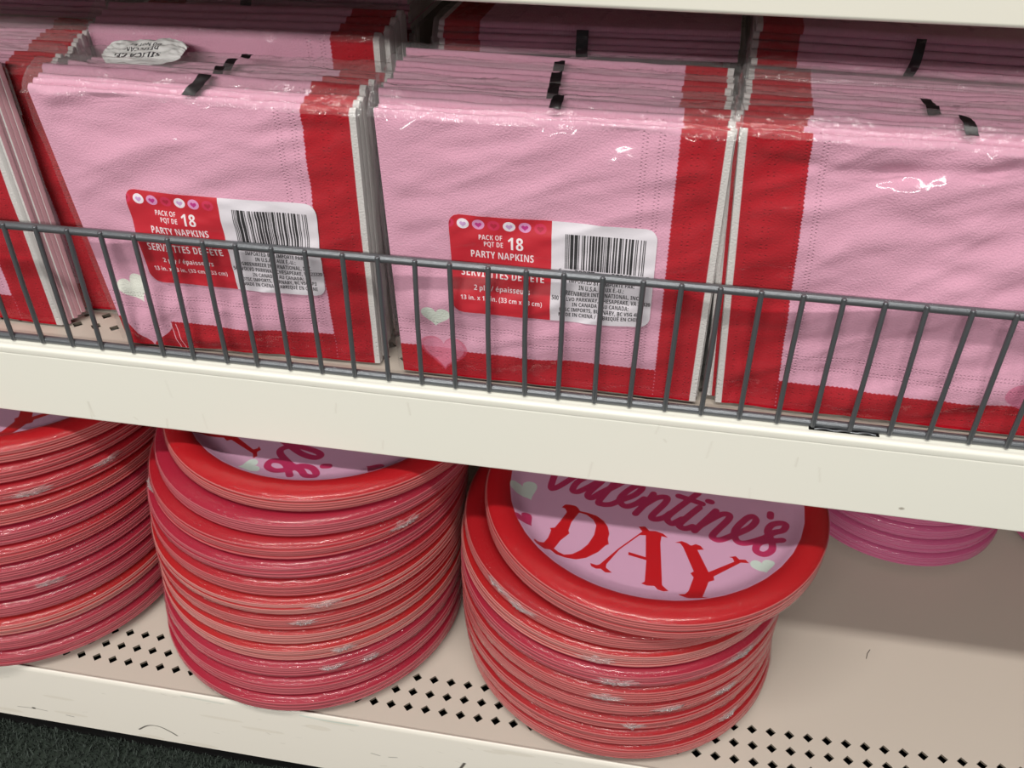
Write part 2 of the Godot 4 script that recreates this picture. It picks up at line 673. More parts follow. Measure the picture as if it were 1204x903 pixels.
func plate_print() -> ImageTexture:
	var s := 1024.0
	var k := s / 23.2
	var lilac := rgb(206, 158, 186)
	var red := rgb(184, 16, 26)
	var magenta := rgb(176, 44, 88)
	var c := Canvas.new(1024, 1024, rgb(172, 14, 24))
	c.ellipse(Vector2(512, 512), 9.85 * k, 9.85 * k, lilac)
	var on := func(a: PackedVector2Array) -> PackedVector2Array:
		var o := PackedVector2Array()
		for p in a:
			o.push_back(Vector2(512, 512) + (p + Vector2(-0.25, 1.2)) * k)
		return o
	var mint := rgb(200, 213, 204)
	for h in [[-8.75, 0.75, 2.0, -0.6], [7.0, 4.9, 1.5, -0.2], [6.1, -3.1, 1.9, 0.2], [-3.4, 9.35, 1.3, 0.3], [-5.2, -6.6, 1.8, -0.3], [2.6, -8.0, 1.6, 0.3]]:
		c.heart(Vector2(512, 512) + Vector2(h[0], h[1] + 0.4) * k, h[2] * k, mint, h[3])
	for h in [[-8.3, 3.7, 1.4, -0.9], [8.6, -3.0, 1.3, 0.7], [0.5, -8.6, 1.4, 0.2], [-7.4, -4.6, 1.2, -0.5]]:
		c.heart(Vector2(512, 512) + Vector2(h[0], h[1] + 0.4) * k, h[2] * k, magenta, h[3])
	var outer := PackedVector2Array([Vector2(0, 0), Vector2(1024, 0), Vector2(1024, 1024), Vector2(0, 1024)])
	var ring := PackedVector2Array()
	for q in 120:
		ring.push_back(Vector2(512, 512) + Vector2(cos(TAU * q / 120.0), -sin(TAU * q / 120.0)) * 9.85 * k)
	c.fill([outer, ring], rgb(172, 14, 24))
	# the serif word
	var big := "-5.8,1.1 -5.6,0.8 -5.3,0.75 -4.9,0.8 -4.7,1.0 -4.55,1.25 -4.1,1.3 -3.4,1.5 -2.9,1.9 -2.6,2.4 -2.45,3.0 -2.5,3.5 -2.4,3.95 -2.6,4.1 -3.0,4.75 -3.7,5.4 -4.3,5.65 -5.0,5.65 -5.6,5.5 -6.0,5.2 -6.4,5.35 -6.85,5.25 -7.1,5.0 -7.1,4.7 -6.8,4.8 -6.5,4.65 -6.3,4.1 -6.2,3.4 -6.3,3.2 -6.0,3.1 -5.75,2.5 -5.4,1.5 -5.55,1.2"
	var hole := "-4.6,1.4 -4.1,1.5 -3.6,1.9 -3.35,2.4 -3.4,3.3 -3.7,4.2 -4.1,4.8 -4.6,5.25 -5.1,5.4 -5.5,5.25 -5.8,5.0 -5.5,4.2 -5.0,3.45 -5.1,3.2 -5.0,2.4"
	c.fill([on.call(pts(big))], red)
	c.fill([on.call(pts(hole))], lilac)
	c.fill([on.call(pts("-0.6,2.0 -0.2,1.9 0.1,2.25 0.5,2.2 1.0,2.35 1.3,2.65 0.9,2.6 0.85,3.2 1.1,6.8 1.5,7.2 1.2,7.3 0.85,7.2 0.65,6.95 0.2,7.0 -0.15,6.9 0.05,6.7 0.05,4.9 -1.1,4.65 -1.1,4.4 0.0,4.65 -0.1,2.7 -0.5,2.75 -1.7,4.3 -2.4,5.7 -2.4,6.0 -2.0,6.35 -2.4,6.4 -2.7,6.15 -3.0,6.2 -3.3,6.05 -3.4,5.8 -3.0,5.9 -2.8,5.8 -1.75,4.2 -0.35,2.4"))], red)
	c.fill([on.call(pts("1.8,3.0 2.2,2.8 2.5,2.9 2.8,3.1 3.1,2.9 3.4,3.0 3.6,3.3 3.2,3.4 3.9,5.2 5.5,4.0 5.4,3.7 5.2,3.65 5.6,3.5 5.8,3.75 6.2,3.7 6.4,3.95 5.9,4.0 4.2,5.5 4.25,5.8 3.9,6.0 3.5,7.5 3.8,7.9 3.1,7.8 2.6,7.75 2.1,7.4 2.5,7.3 2.7,7.0 3.0,5.8 2.8,5.5 3.0,5.3 2.3,3.3 2.1,3.0"))], red)
	# the script word
	var script := ["-7.6,-3.6 -7.1,-4.2 -6.7,-2.7 -6.7,-0.6 -5.1,-2.5 -4.5,-3.9", "-4.2,-2.5 -5.0,-1.7 -5.3,-0.8 -5.0,-0.6 -4.5,-1.0 -3.3,-2.3", "-3.4,-2.0 -4.1,-0.8 -4.2,-0.3 -3.9,-0.2 -3.4,-0.8 -2.4,-1.8", "-3.1,-1.0 -1.8,-2.4 -1.1,-3.8 -1.7,-3.6 -2.6,-1.8 -3.4,0.0 -3.2,0.3 -2.6,0.2 -2.0,-0.3",
		"-2.0,-0.3 -1.1,-1.0 -0.6,-1.8 -0.8,-2.1 -1.4,-1.6 -2.0,-0.6 -1.9,0.0 -1.5,0.2 -0.9,-0.2 -0.4,-0.8", "-0.9,0.8 -0.1,-0.7 0.2,-1.4", "-0.5,0.0 0.4,-1.0 1.1,-1.2 1.0,-0.6 0.2,0.8 0.4,1.1 1.0,0.8 1.4,0.3", "3.2,-2.0 1.9,-0.3 1.2,0.8 1.5,1.3 1.9,1.0 2.2,0.7", "1.9,-1.5 2.6,-1.3 3.5,-1.0",
		"3.3,-0.6 2.3,0.8 2.0,1.4 2.4,1.6 2.9,1.3", "3.9,-1.35 4.1,-1.3", "3.0,1.7 3.9,0.3 4.4,-0.5", "3.4,1.1 4.6,-0.1 5.2,-0.3 5.2,0.2 4.2,1.8 4.3,2.2 4.7,2.2 5.4,1.7", "5.4,1.7 6.5,0.8 7.0,-0.0 6.8,-0.4 6.3,-0.0 5.6,1.2 5.7,2.1 6.3,2.2 7.5,1.5", "8.0,-0.9 7.95,-0.55",
		"7.5,1.5 8.1,0.9 8.7,0.6 8.9,0.1 8.6,-0.1 8.0,0.2 7.7,0.9 7.9,1.6 7.9,2.5 7.4,3.0 6.9,2.8 7.0,2.2 7.5,1.8 8.6,1.55"]
	for line in script:
		c.stroke(on.call(pts(line)), 0.47 * k, magenta)
	return c.texture()


func sachet_print(sans: RID) -> ImageTexture:
	var c := Canvas.new(384, 256, rgb(244, 243, 242))
	var ink := rgb(48, 46, 50)
	c.text("SILICA GEL", Vector2(192, 96), 44, 0.9, sans, ink)
	c.text("DESICCANT", Vector2(192, 144), 34, 0.9, sans, ink)
	c.text("DO NOT EAT", Vector2(192, 186), 28, 0.9, sans, ink)
	return c.texture()


# ------------------------------------------------------------------ the setting
func ceiling_lamp(at: Vector3, size: Vector2, energy: float, tilt: float, label: String) -> void:
	var t := thing("ceiling_lamp", label, "ceiling lamp", at)
	t.rotation.x = deg_to_rad(tilt)
	var shell := Surf.new()
	shell.box(Vector3(-size.x / 2 - 3, 0.5, -size.y / 2 - 3), Vector3(size.x / 2 + 3, 9, size.y / 2 + 3))
	part("housing", made([shell, plain(rgb(225, 225, 222), 0.6)]), t)
	var glow := plain(rgb(240, 240, 236), 0.6)
	glow.emission_enabled = true
	glow.emission = rgb(255, 250, 240)
	glow.emission_energy_multiplier = 1.0
	part("diffuser", boxed(Vector3(-size.x / 2, -0.5, -size.y / 2), Vector3(size.x / 2, 0.6, size.y / 2), glow), t)
	var l := AreaLight3D.new()
	l.name = "lamp_light"
	l.area_size = size * CM
	l.area_normalize_energy = true
	l.light_energy = energy
	l.light_color = Color(1.0, 0.995, 0.97)
	l.area_range = 8.0
	l.area_attenuation = 2.0
	l.shadow_enabled = true
	t.add_child(l)
	l.position = Vector3(0, -0.012, 0)
	l.rotation = Vector3(-PI / 2, 0, 0)


func structure(called: String, mesh: Mesh) -> MeshInstance3D:
	return part(called, mesh, self, "structure")


func setting() -> void:
	structure("floor", boxed(Vector3(-200, -40, -60), Vector3(260, -35.2, 420), M.carpet)).set_meta("label", "dark green grey carpeted store floor below the base shelf")
	structure("trim_1", boxed(Vector3(-45, -35.2, -40), Vector3(110, -32.2, 4.9), M.dark)).set_meta("label", "black recessed kick plate under the base shelf lip")
	structure("wall_back", boxed(Vector3(-45, -35.2, -42.5), Vector3(110, 140, -40.2), M.beige)).set_meta("label", "beige steel back panel of the shelving bay")
	# carpet pile: nobody could count it
	var r := RandomNumberGenerator.new()
	r.seed = 9
	var s := Surf.new()
	s.quad(Vector3(-0.05, 0, 0), Vector3(0.05, 0, 0), Vector3(0.04, 0.28, 0.06), Vector3(-0.04, 0.28, 0.06))
	s.quad(Vector3(-0.04, 0.28, 0.06), Vector3(0.04, 0.28, 0.06), Vector3(0.01, 0.46, 0.22), Vector3(-0.01, 0.46, 0.22))
	var mm := MultiMesh.new()
	mm.transform_format = MultiMesh.TRANSFORM_3D
	mm.use_colors = true
	mm.mesh = made([s, M.fibre])
	mm.instance_count = 26000
	for k in mm.instance_count:
		var b := Basis(Vector3.UP, r.randf() * TAU) * Basis(Vector3.RIGHT, r.randf_range(-0.6, 0.6))
		var z := 4.9 + 22.0 * pow(r.randf(), 1.3)
		mm.set_instance_transform(k, Transform3D(b.scaled(Vector3.ONE * r.randf_range(0.6, 1.25)), Vector3(r.randf_range(-26, 36), -35.2, z) * CM))
		var g := r.randf_range(0.55, 1.5)
		mm.set_instance_color(k, Color(0.046 * g, 0.055 * g, 0.048 * g))
	var pile := MultiMeshInstance3D.new()
	pile.name = "carpet_pile"
	pile.multimesh = mm
	pile.set_meta("kind", "stuff")
	pile.set_meta("label", "short dark green grey looped carpet pile on the floor")
	pile.set_meta("category", "carpet")
	add_child(pile, true)


func holed_deck(x0: float, x1: float, z_back: float, z_front: float, y: float, hole_x: float, hole_z: float, rows: int, mat: Material) -> Array:
	# a steel sheet with rows of square holes set on their corners, 1.27 cm apart
	var s := Surf.new()
	var dark := Surf.new()
	var p := 1.27
	var h := 0.36
	var zf := hole_z + p / 2
	var zb := hole_z - p * (rows - 0.5)
	var n0 := ceili((x0 - hole_x) / p + 0.5)
	var n1 := floori((x1 - hole_x) / p - 0.5)
	var xa := hole_x + (n0 - 0.5) * p
	var xb := hole_x + (n1 + 0.5) * p
	var flat := func(ax: float, bx: float, az: float, bz: float) -> void:
		s.quad(Vector3(ax, y, bz), Vector3(bx, y, bz), Vector3(bx, y, az), Vector3(ax, y, az))
	flat.call(x0, x1, zf, z_front)
	flat.call(x0, x1, z_back, zb)
	flat.call(x0, xa, zb, zf)
	flat.call(xb, x1, zb, zf)
	for row in rows:
		for k in range(n0, n1 + 1):
			var c := Vector3(hole_x + k * p, y, hole_z - row * p)
			var e := p / 2
			var corner := [Vector3(e, 0, 0), Vector3(0, 0, e), Vector3(-e, 0, 0), Vector3(0, 0, -e)]
			for q in 4:
				var a: Vector3 = corner[q]
				var b: Vector3 = corner[(q + 1) % 4]
				var ha := a * (h / e)
				var hb := b * (h / e)
				# from the hole's edge out to the cell's corner
				s.quad(c + ha, c + hb, c + b, c + a)
				s.quad(c + a, c + b, c + a + b, c + a + b)
				dark.quad(c + ha + Vector3(0, -0.18, 0), c + hb + Vector3(0, -0.18, 0), c + hb, c + ha)
	return [s, mat, dark, M.beige]


func bead(z: float, y_top: float, y_bot: float, r: float, step: float) -> PackedVector2Array:
	# lip profile: a small ridge, then a rounded nose, the face, and a turn under
	var out := PackedVector2Array()
	out.push_back(Vector2(z - r * 3.0, y_top))
	out.push_back(Vector2(z - r * 2.2, y_top))
	out.push_back(Vector2(z - r * 1.9, y_top - step))
	out.push_back(Vector2(z - r * 1.3, y_top - step))
	for k in 7:
		var a := PI / 2 * (1.0 - k / 6.0)
		out.push_back(Vector2(z - r + cos(a) * r, y_top - step - r + sin(a) * r))
	var ym := y_top - step - r * 2.1
	for q in [[0.0, 0.0], [-0.05, -0.04], [-0.05, -0.10], [0.0, -0.16]]:
		out.push_back(Vector2(z + q[0], ym + q[1]))
	for k in 6:
		var a := PI / 2 * k / 5.0
		out.push_back(Vector2(z - r * 0.6 + cos(a) * r * 0.6, y_bot + r * 0.6 - sin(a) * r * 0.6))
	out.push_back(Vector2(z - r * 2.6, y_bot))
	out.push_back(Vector2(z - r * 2.6, y_bot + 0.9))
	return out


func shelves() -> void:
	# the shelf with the napkins
	var t := thing("gondola_shelf", "cream steel shelf with the wire fence, carrying the napkin packs", "shelf")
	var d := holed_deck(-45, 110, -40, 0.0, -0.22, 21.46 - 0.3, -2.29, 3, M.deck)
	part("deck", made(d), t)
	var lip := Surf.new()
	lip.extrude(bead(0.72, -0.22, -5.5, 0.24, 0.05), -45, 110)
	part("lip", made([lip, M.shelf_lip]), t)
	var under := Surf.new()
	under.box(Vector3(-45, -1.9, -40), Vector3(110, -1.7, 0.1))
	part("underside", made([under, M.cream]), t)
	# the shelf above, of which only the lower edge shows
	t = thing("gondola_shelf", "cream steel shelf edge crossing above the napkin packs", "shelf")
	part("deck", boxed(Vector3(-45, 25.9, -40), Vector3(110, 26.1, 0.4), M.cream), t)
	lip = Surf.new()
	lip.extrude(bead(0.72, 26.1, 20.98, 0.35, 0.05), -45, 110)
	part("lip", made([lip, M.cream]), t)
	# the base shelf with the plates
	t = thing("base_shelf", "cream perforated base shelf carrying the stacks of plate packs", "shelf")
	d = holed_deck(-45, 110, -40, 5.55, -26.0, 21.46, 3.9, 3, M.deck)
	part("deck", made(d), t)
	lip = Surf.new()
	var prof := PackedVector2Array()
	prof.append_array([Vector2(5.55, -26.25), Vector2(5.58, -25.97)])
	for k in 6:
		var a := PI - PI * 0.75 * k / 5.0
		prof.push_back(Vector2(5.68 + cos(a) * 0.1, -25.99 + sin(a) * 0.1))
	prof.append_array([Vector2(5.80, -26.12), Vector2(5.82, -26.3), Vector2(5.82, -32.45), Vector2(5.74, -32.56), Vector2(5.4, -32.56), Vector2(5.4, -32.2)])
	lip.extrude(prof, -40, 100)
	part("lip", made([lip, M.base_lip]), t)
	# lint on the deck
	var fl := thing("lint_thread", "short dark thread lying on the bare right part of the base shelf", "lint")
	var s := Surf.new()
	s.tube(PackedVector3Array([Vector3(55.6, -25.98, -6.3), Vector3(55.75, -25.95, -6.8), Vector3(56.0, -25.98, -7.2)]), 0.02, 5)
	part("fibre", made([s, M.dark]), fl)


func fence() -> void:
	var t := thing("wire_fence", "grey wire fence along the front edge of the napkin shelf", "shelf fence")
	for y in [0.0, 7.68]:
		var s := Surf.new()
		s.tube(PackedVector3Array([Vector3(-30, y, 0), Vector3(30, y, 0), Vector3(90, y, 0)]), 0.24, 16)
		part("rail", made([s, M.steel]), t)
	var r := RandomNumberGenerator.new()
	r.seed = 4
	for k in range(-6, 36):
		var x := 2.0 * k + 0.1 + r.randf_range(-0.05, 0.05)
		var s := Surf.new()
		s.tube(PackedVector3Array([Vector3(x + r.randf_range(-0.05, 0.05), -0.06, 0.22), Vector3(x, 3.8, 0.23), Vector3(x + r.randf_range(-0.05, 0.05), 7.82, 0.21)]), 0.145, 10)
		part("wire", made([s, M.steel]), t)
	var clip := Surf.new()
	var wave := PackedVector3Array()
	for k in 25:
		var u := k / 24.0
		wave.push_back(Vector3(46.2 + u * 3.2, -0.16 + 0.04 * sin(u * 18.0), 0.30 + 0.05 * sin(u * 18.0 + 1.0)))
	clip.tube(wave, 0.06, 6)
	part("spring_clip", made([clip, M.steel]), t)
	part("clip_slot", boxed(Vector3(45.9, -0.24, 0.12), Vector3(49.6, -0.2, 0.36), M.dark), t)


# ------------------------------------------------------------------ napkin packs
var P := {}   # the pack being built


func bil(u: float, v: float) -> Vector3:
	return P.TL.lerp(P.TR, u).lerp(P.BL.lerp(P.BR, u), v)


func wrinkle(u: float, v: float) -> float:
	var s: float = P.seed * 7.3
	var e := smoothstep(0.0, 0.08, u) * smoothstep(0.0, 0.08, 1.0 - u) * smoothstep(0.0, 0.05, 1.0 - v)
	var a: float = leaf_noise.get_noise_3d(u * 1.0 + s, v * 3.0 + u * 0.9, s)
	var b: float = leaf_noise.get_noise_3d(u * 1.5 + s, v * 7.0 - u * 1.9, s + 9.0)
	var ridge := 1.0 - absf(leaf_noise.get_noise_3d(u * 0.8 + s, v * 3.0 + u * 1.4, s + 30.0)) * 5.0
	var dip := exp(-pow((v - 0.075 - 0.022 * sin(u * 6.0 + P.seed)) / 0.022, 2.0)) * (0.6 + 0.4 * sin(u * 4.0 + P.seed * 2.0))
	return -float(P.get("fold", 0.0)) * e * dip + P.amp * e * (1.05 * a + 0.14 * b + 0.16 * maxf(ridge, 0.0))


func bulge(u: float, v: float) -> float:
	# the pack is a little fuller in the middle and near the top fold
	return 0.25 * sin(PI * clampf(u, 0, 1)) * sin(PI * clampf(v, 0, 1)) * float(P.get("bulge", 1.0))


func leaf(w0: float, w1: float, dxl: float, dxr: float, dy: float, nu: int, nv: int, face: bool, mat: Material) -> ArrayMesh:
	var N: Vector3 = P.N
	var U: Vector3 = P.U
	var R: Vector3 = P.R
	var D: Vector3 = P.D
	var half := D.length() * (w1 - w0) / 2
	var arc := 8
	var rows := []
	var uvs := []
	var left := []
	var right := []
	for k in nv + arc + nv + 1:
		var row := PackedVector3Array()
		var ur := PackedVector2Array()
		for i in nu + 1:
			var u := float(i) / nu
			var q: Vector3
			var v := 0.0
			var shift := R * lerpf(dxl, dxr, u) + U * dy
			var lump: float = 0.10 * leaf_noise.get_noise_2d(u * 5.0 + P.seed * 3.0 + w0 * 20.0, w0 * 30.0) if P.amp > 0.0 else 0.0
			shift += U * (lump + float(P.slope) * D.length() * (w0 + w1) * 0.5)
			if k <= nv:
				v = 1.0 - float(k) / nv
				q = bil(u, v) + D * w0 + N * bulge(u, v)
				if face:
					q += N * wrinkle(u, v)
			elif k < nv + arc:
				var a := PI * (k - nv) / arc
				var c := bil(u, 0) + D * (w0 + w1) / 2
				q = c + N * cos(a) * half + U * sin(a) * half
				v = 0.001
			else:
				v = float(k - nv - arc) / nv
				q = bil(u, v) + D * w1 + N * bulge(u, v)
			row.push_back(q + shift)
			var uu := 1.0 - u if P.mirror else u
			ur.push_back(Vector2(clampf(uu, 0.002, 0.998), clampf(v, 0.002, 0.998)))
		rows.append(row)
		uvs.append(ur)
	var s := Surf.new()
	s.sheet(rows, uvs, true)
	# the cut side edges
	var cap := Surf.new()
	var n := rows.size()
	for side in 2:
		var cr := []
		var cu := []
		for k in (n + 1) / 2:
			var a: Vector3 = rows[k][0 if side == 0 else nu]
			var b: Vector3 = rows[n - 1 - k][0 if side == 0 else nu]
			cr.append(PackedVector3Array([a, (a + b) * 0.5 + R * (0.04 if side else -0.04), b]))
			cu.append(PackedVector2Array([Vector2(0, k * 0.1), Vector2(0.5, k * 0.1), Vector2(1, k * 0.1)]))
		cap.sheet(cr, cu, side == 1)
	return made([s, mat, cap, M.tissue_pink if bool(P.get("pink_edges", false)) and w0 > 0.05 else M.tissue])


func film_at(u: float, s: float) -> Vector3:
	# s: 0 front foot, 1 top of the front, 2 top of the back, then 3 cm down behind
	var N: Vector3 = P.N
	var U: Vector3 = P.U
	var D: Vector3 = P.D
	var sd: float = P.seed * 5.1
	var q: Vector3
	var uu := clampf(u, 0, 1)
	if s <= 1.0:
		var v := 1.0 - s
		q = bil(u, v) + N * (bulge(uu, v) + wrinkle(uu, v) + 0.15 + 0.04 * film_noise.get_noise_3d(u * 3.0 + sd, v * 4.0, sd))
		var loose := smoothstep(0.80, 0.95, s)
		if loose > 0.0:
			q += N * loose * 0.22 * maxf(1.0 - absf(film_noise.get_noise_3d(u * 2.6 + sd, v * 7.0 + u * 1.3, sd + 51.0)) * 5.0, 0.0)
	elif s <= 2.0:
		var a := PI * (s - 1.0)
		var c := bil(u, 0) + D * 0.5
		var half := D.length() / 2
		var f := sin(a)
		var fold := maxf(1.0 - absf(film_noise.get_noise_3d(u * 3.5 + sd, s * 1.7 + u * 2.0, sd + 17.0)) * 6.0, 0.0) + 0.6 * maxf(1.0 - absf(film_noise.get_noise_3d(u * 8.0 - s * 2.0 + sd, s * 3.0, sd + 27.0)) * 6.0, 0.0)
		var lump := 0.10 * fold + 0.24 * film_noise.get_noise_3d(u * 4.0 + sd, s * 2.2, sd) + 0.08 * film_noise.get_noise_3d(u * 11.0 + sd, s * 5.0, sd + 4.0)
		q = c + U * (float(P.slope) * half * (1.0 - cos(a))) + N * cos(a) * (half + (0.15 if a < PI / 2 else 0.10)) + U * (pow(f, 0.6) * (half * 0.42 + 0.16) + f * (lump + float(P.get("loft", 0.12))))
	else:
		var v := (s - 2.0) * 0.2
		q = bil(u, v) + D + N * (bulge(uu, v) - 0.10) + U * float(P.slope) * D.length()
	return q


func napkin_pack(label: String, p: Dictionary, group := "napkin packs on the upper shelf") -> Node3D:
	P = p
	if not p.has("mirror"): p.mirror = false
	if not p.has("amp"): p.amp = 0.42 if p.get("fine", false) else 0.12
	if not p.has("slope"): p.slope = 0.45 if absf(p.D.y) < 0.1 else 0.0
	if not p.has("leaves"): p.leaves = 5
	if not p.has("fine"): p.fine = false
	p.R = (p.TR - p.TL).normalized()
	var down: Vector3 = (p.BL - p.TL).normalized()
	p.N = down.cross(p.R).normalized()
	p.U = p.N.cross(p.R).normalized()
	if p.U.dot(down) > 0: p.U = -p.U
	var t := thing("napkin_pack", label, "napkin pack", Vector3.ZERO, group)
	var r := RandomNumberGenerator.new()
	r.seed = int(p.seed) * 17 + 5
	var n: int = p.leaves
	var mat: Material = M["napkin_%d" % int(p.get("kind", 0))]
	for k in n:
		var o: Array = p.get("off", {}).get(k, [r.randf_range(-0.06, 0.06), r.randf_range(-0.05, 0.14), r.randf_range(-0.22, 0.05)])
		if k == 0 and not p.get("off", {}).has(0):
			o = [0.0, 0.0, 0.0]
		var first := k == 0 and bool(p.fine)
		part("napkin", leaf(float(k) / n, (k + 0.985) / n, o[0], o[1], o[2], 64 if first else 14, 72 if first else 8, k == 0, mat), t)
	# the label under the film
	if p.has("label"):
		var q: Array = p.label   # u0, v0, u1, v1
		var s := Surf.new()
		var rows := []
		var uvs := []
		var wide: float = (p.TR - p.TL).length() * (q[2] - q[0])
		var tall: float = (p.BL - p.TL).length() * (q[3] - q[1])
		var cr := 0.62
		var nv := 44
		for k in nv + 1:
			# more rows at the rounded corners
			var tt := float(k) / nv
			tt = lerpf(tt, smoothstep(0.0, 1.0, tt), 0.6)
			var dist := minf(tt, 1.0 - tt) * tall
			var inset := 0.0
			if dist < cr:
				inset = (cr - sqrt(maxf(0.0, cr * cr - (cr - dist) * (cr - dist)))) / wide
			var row := PackedVector3Array()
			var ur := PackedVector2Array()
			for i in 49:
				var x := lerpf(inset, 1.0 - inset, i / 48.0)
				var u := lerpf(q[0], q[2], x) + float(p.get("skew", 0.0)) * (tt - 0.5)
				var v := lerpf(q[1], q[3], tt)
				row.push_back(bil(u, v) + p.N * (bulge(u, v) + wrinkle(u, v) + 0.085))
				ur.push_back(Vector2(x, tt))
			rows.append(row)
			uvs.append(ur)
		s.sheet(rows, uvs)
		part("label", made([s, M.label]), t)
	# the clear wrapper
	var front := Surf.new()
	var top := Surf.new()
	var nu := 150 if bool(p.fine) else 110
	var fr := []
	var fu := []
	var nf := 40 if bool(p.fine) else 10
	for k in nf + 1:
		var row := PackedVector3Array()
		var ur := PackedVector2Array()
		for i in nu + 1:
			var u := lerpf(-0.012, 1.012, float(i) / nu)
			row.push_back(film_at(u, 0.02 + 0.98 * float(k) / nf))
			ur.push_back(Vector2(u, float(k) / nf))
		fr.append(row)
		fu.append(ur)
	front.sheet(fr, fu, true)
	var tr := []
	var tu := []
	for k in 43:
		var s := 1.0 + k / 36.0
		if s > 2.0: s = 2.0 + (k - 36) / 6.0
		var row := PackedVector3Array()
		var ur := PackedVector2Array()
		for i in nu + 1:
			var u := lerpf(-0.016, 1.016, float(i) / nu)
			row.push_back(film_at(u, s))
			ur.push_back(Vector2(u + p.seed * 0.37, k / 42.0 + p.seed * 0.21))
		tr.append(row)
		tu.append(ur)
	top.sheet(tr, tu, true)
	# the folded-in ends of the wrapper
	var ends := Surf.new()
	for side in 2:
		var cr2 := []
		var cu2 := []
		for k in 25:
			var s := 0.02 + 1.48 * k / 24.0
			var v := clampf(1.0 - s, 0.0, 1.0)
			var u := -0.014 if side == 0 else 1.014
			var a := film_at(u, s)
			var b: Vector3 = film_at(u, 2.0 + (1.0 - s) * 5.0 * 0.999) if s < 1.0 else film_at(u, 3.0 - s)
			if s < 1.0:
				b = bil(u, v) + p.D - p.N * 0.10 + p.N * bulge(0.0, v)
			var row := PackedVector3Array()
			var ur := PackedVector2Array()
			for i in 7:
				var x := i / 6.0
				var pouch: float = sin(PI * x) * (0.10 + 0.16 * film_noise.get_noise_3d(s * 5.0, x * 3.0, p.seed * 2.0 + side))
				row.push_back(a.lerp(b, x) + p.R * pouch * (-1.0 if side == 0 else 1.0))
				ur.push_back(Vector2(x, s))
			cr2.append(row)
			cu2.append(ur)
		ends.sheet(cr2, cu2, side == 1)
	part("film_wrap", made([front, M.film_face, top, M.film_top, ends, M.film_side]), t)
	# printed registration marks on the wrapper
	for mk in p.get("marks", []):
		var s := Surf.new()
		var rows := []
		var uvs := []
		for k in 7:
			var row := PackedVector3Array()
			var ur := PackedVector2Array()
			for i in 4:
				var f := k / 6.0
				var u: float = mk[0] + mk[4] * (f - 0.5) + mk[1] * (i / 3.0 - 0.5)
				row.push_back(film_at(u, lerpf(mk[2], mk[3], f)) + p.U * 0.03 + p.N * 0.02)
				ur.push_back(Vector2(i / 3.0, f))
			rows.append(row)
			uvs.append(ur)
		s.sheet(rows, uvs, true)
		part("print_mark", made([s, M.mark]), t)
	return t


